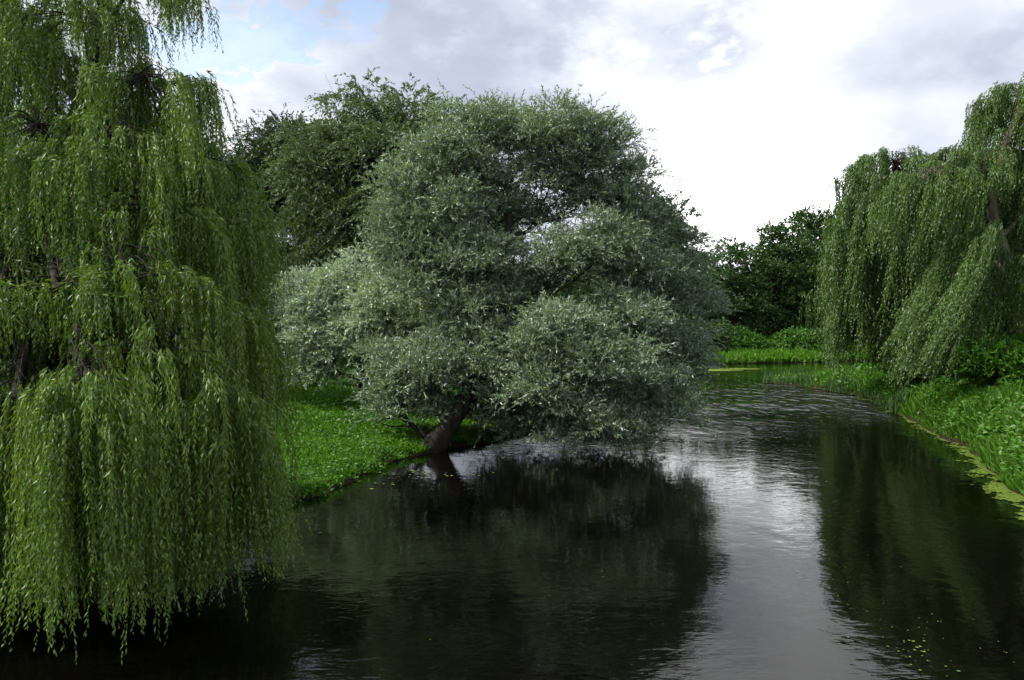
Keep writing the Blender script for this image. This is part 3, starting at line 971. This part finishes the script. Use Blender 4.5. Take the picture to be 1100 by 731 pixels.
def blades(name, mat, P, h, L, W, per, lean, kindlab, tall=None, spreadr=.04):
    n = len(P)
    lv = Leaves()
    tn = tuftnoise(P, .8)
    tn2 = tuftnoise(P, .23, 4.0)
    for i in range(per):
        B = np.concatenate([P + rng.normal(0, spreadr, (n, 2)) * (1 + P[:, 1:] * .03), (h - .02)[:, None]], 1)
        D = np.concatenate([rng.normal(0, lean, (n, 2)), np.ones((n, 1))], 1)
        LL_ = L(P) * (.5 + .6 * rng.random(n)) * (.35 + 1.3 * tn)
        g = np.stack([.25 + .5 * tn, .55 * tn2 * rng.random(n)], 1)
        lv.add(B, D, LL_, W(P) * (.7 + .6 * rng.random(n)), tints(n, g))
    o = lv.build(name, mat, None, (0, 0, 0), zmin=-.05)
    tag(o, kindlab, 'grass', None, 'stuff')
    print(name, lv.n)


c_left = lambda P, h, d, r: (~r) & (d > -.08 + .5 * tuftnoise(P, 2.1, 8.0) ** 2) & (P[:, 1] < 90) & (P[:, 0] < 12)
P, h, d = scatter(150000, 15, 90, c_left, -.62, .12)
blades('grass', M_GRASS, P, h, lambda P: .10 + .0028 * P[:, 1], lambda P: .034 + .0017 * P[:, 1], 3, .9, 'short bright green grass covering the left bank')
c_right = lambda P, h, d, r: r & (d > .05) & (d < 16) & (P[:, 1] < 74)
P, h, d = scatter(230000, 11, 75, c_right, .25, .80)
blades('grass', M_HERB, P, h, lambda P: (.26 + .006 * P[:, 1]) * (1 - .5 * np.clip((P[:, 1] - 52) / 10, 0, 1)), lambda P: .030 + .0016 * P[:, 1], 2, .6, 'tall lush grass and weeds covering the right bank')
M_WEED = leaf_mat('weed_leaf', (.066, .190, .012), (.08, .19, .025), .35, .5, (1.4, 1.1, .8), .03)


def weeds(name, P, h, z0, L, W, mat, label):
    lv = Leaves()
    n = len(P)
    for i in range(5):
        B = np.concatenate([P + rng.normal(0, .07, (n, 2)) * (1 + P[:, 1:] * .02), (h + z0 * rng.random(n))[:, None]], 1)
        D = rng.normal(size=(n, 3)) * (1, 1, .35) + (0, 0, .25)
        lv.add(B, D, L(P) * (.5 + .8 * rng.random(n)), W(P) * (.6 + .7 * rng.random(n)), tints(n, np.stack([.3 + .5 * tuftnoise(P, 1.9), .2 * rng.random(n)], 1)))
    tag(lv.build(name, mat, None, (0, 0, 0), zmin=-.05), label, 'weeds', None, 'stuff')


P2, h2, d2 = scatter(42000, 11, 75, lambda P, h, d, r: r & (d > .15) & (d < 14) & (P[:, 1] < 60) & (tuftnoise(P, .9, 2.2) > .52), .25, .80)
weeds('weeds', P2, h2 + .22, .28, lambda P: .12 + .003 * P[:, 1], lambda P: .06 + .0016 * P[:, 1], M_WEED, 'broad leaved weeds in patches among the tall grass of the right bank')
P2, h2, d2 = scatter(26000, 15, 80, lambda P, h, d, r: c_left(P, h, d, r) & (tuftnoise(P, .8, 5.2) > .5), -.5, .10)
weeds('weeds', P2, h2 + .05, .13, lambda P: .06 + .0018 * P[:, 1], lambda P: .03 + .0010 * P[:, 1], M_WEED, 'low broad leaved weeds in patches among the short grass of the left bank')
c_far = lambda P, h, d, r: (~r) & (d > 0) & (P[:, 1] > 84) & (d < 26)
P, h, d = scatter(130000, 84, 125, c_far, .12, .62)
blades('grass', M_GRASS, P, h, lambda P: .75 + 0 * P[:, 1], lambda P: .22 + 0 * P[:, 1], 1, .5, 'light green grass of the far meadow beyond the bend')
# reeds on the spit edge and in the shallow water
c_reed = lambda P, h, d, r: r & (d > -.35) & (d < .9) & (P[:, 1] > 42) & (P[:, 1] < 70) & (tuftnoise(P, .5, 2) > .42)
P, h, d = scatter(30000, 42, 72, c_reed, .3, .5)
blades('reeds', M_REED, P, np.maximum(h, 0), lambda P: .75 + 0 * P[:, 1], lambda P: .06 + 0 * P[:, 1], 1, .16, 'blue-green reeds fringing the spit')


def discs(name, P, rad, mat, label, cat, z=.012, aspect=None):
    n = len(P)
    k = 6
    th = np.linspace(0, 2 * math.pi, k, endpoint=False)[None] + rng.random((n, 1)) * 6
    rr = rad[:, None] * (.8 + .35 * rng.random((n, k)))
    V = np.zeros((n, k, 3))
    V[..., 0] = P[:, :1] + rr * np.cos(th) * (1 if aspect is None else aspect[:, None])
    V[..., 1] = P[:, 1:] + rr * np.sin(th)
    V[..., 2] = z + .006 * rng.random((n, 1))
    o = link(name, mesh_np(name, V.reshape(-1, 3), np.arange(n * k).reshape(-1, k), k, mat, tints(n)))
    tag(o, label, cat, None, 'stuff')


def cd(P, h, d, r):
    wdt = .12 + .75 * tuftnoise(P, 1.3, 1.0) * tuftnoise(P, .4, 3.0) * 1.7 * np.clip(1.6 - P[:, 1] / 45, .35, 1)
    return r & (d < .12) & (d > -wdt) & (P[:, 1] < 66) & (tuftnoise(P, 2.7, 6.0) > .30) & (rng.random(len(P)) < .5 - .42 * np.clip(-d / wdt, 0, 1))


P, h, d = scatter(900000, 11, 66, cd, .30, .72)
discs('duckweed', P, .016 + .0009 * P[:, 1] * (.6 + .8 * rng.random(len(P))), M_DUCK, 'yellow-green duckweed band along the right bank', 'duckweed')

# scattered floating leaves
pts, rad = [], []
for cx, cy, n, sx, sy, r_ in ((6.1, 11.6, 30, .22, .35, .018), (6.6, 12.6, 30, .55, .6, .011), (5.9, 15.5, 46, .9, 1.8, .011), (6.8, 22, 50, 1.2, 2.5, .014), (-2.8, 25.2, 30, .9, .3, .05), (-4.2, 23.2, 10, .5, .5, .045),
                            (-3.6, 18.8, 8, .7, .6, .035), (8.8, 30, 40, 1.8, 4, .04), (2, 14, 6, 3, 2.5, .012)):
    q = rng.normal(size=(n, 2)) * (sx, sy) + (cx, cy)
    pts.append(q)
    rad.append(r_ * (.5 + rng.random(n)))
P = np.concatenate(pts)
rad = np.concatenate(rad)
ok = ground(P)[1] < -.1
discs('floating_leaves', P[ok], rad[ok], M_LILY, 'small yellow-green leaves floating on the dark water', 'leaves')
q = np.concatenate([rng.normal(size=(500, 2)) * (1.0, .8) + (20.6, 78.5), rng.normal(size=(260, 2)) * (.7, .35) + (23.9, 80)])
discs('water_weed', q, .16 + .12 * rng.random(len(q)), M_LILY, 'pale mats of floating weed in the far pool', 'weed', .03)
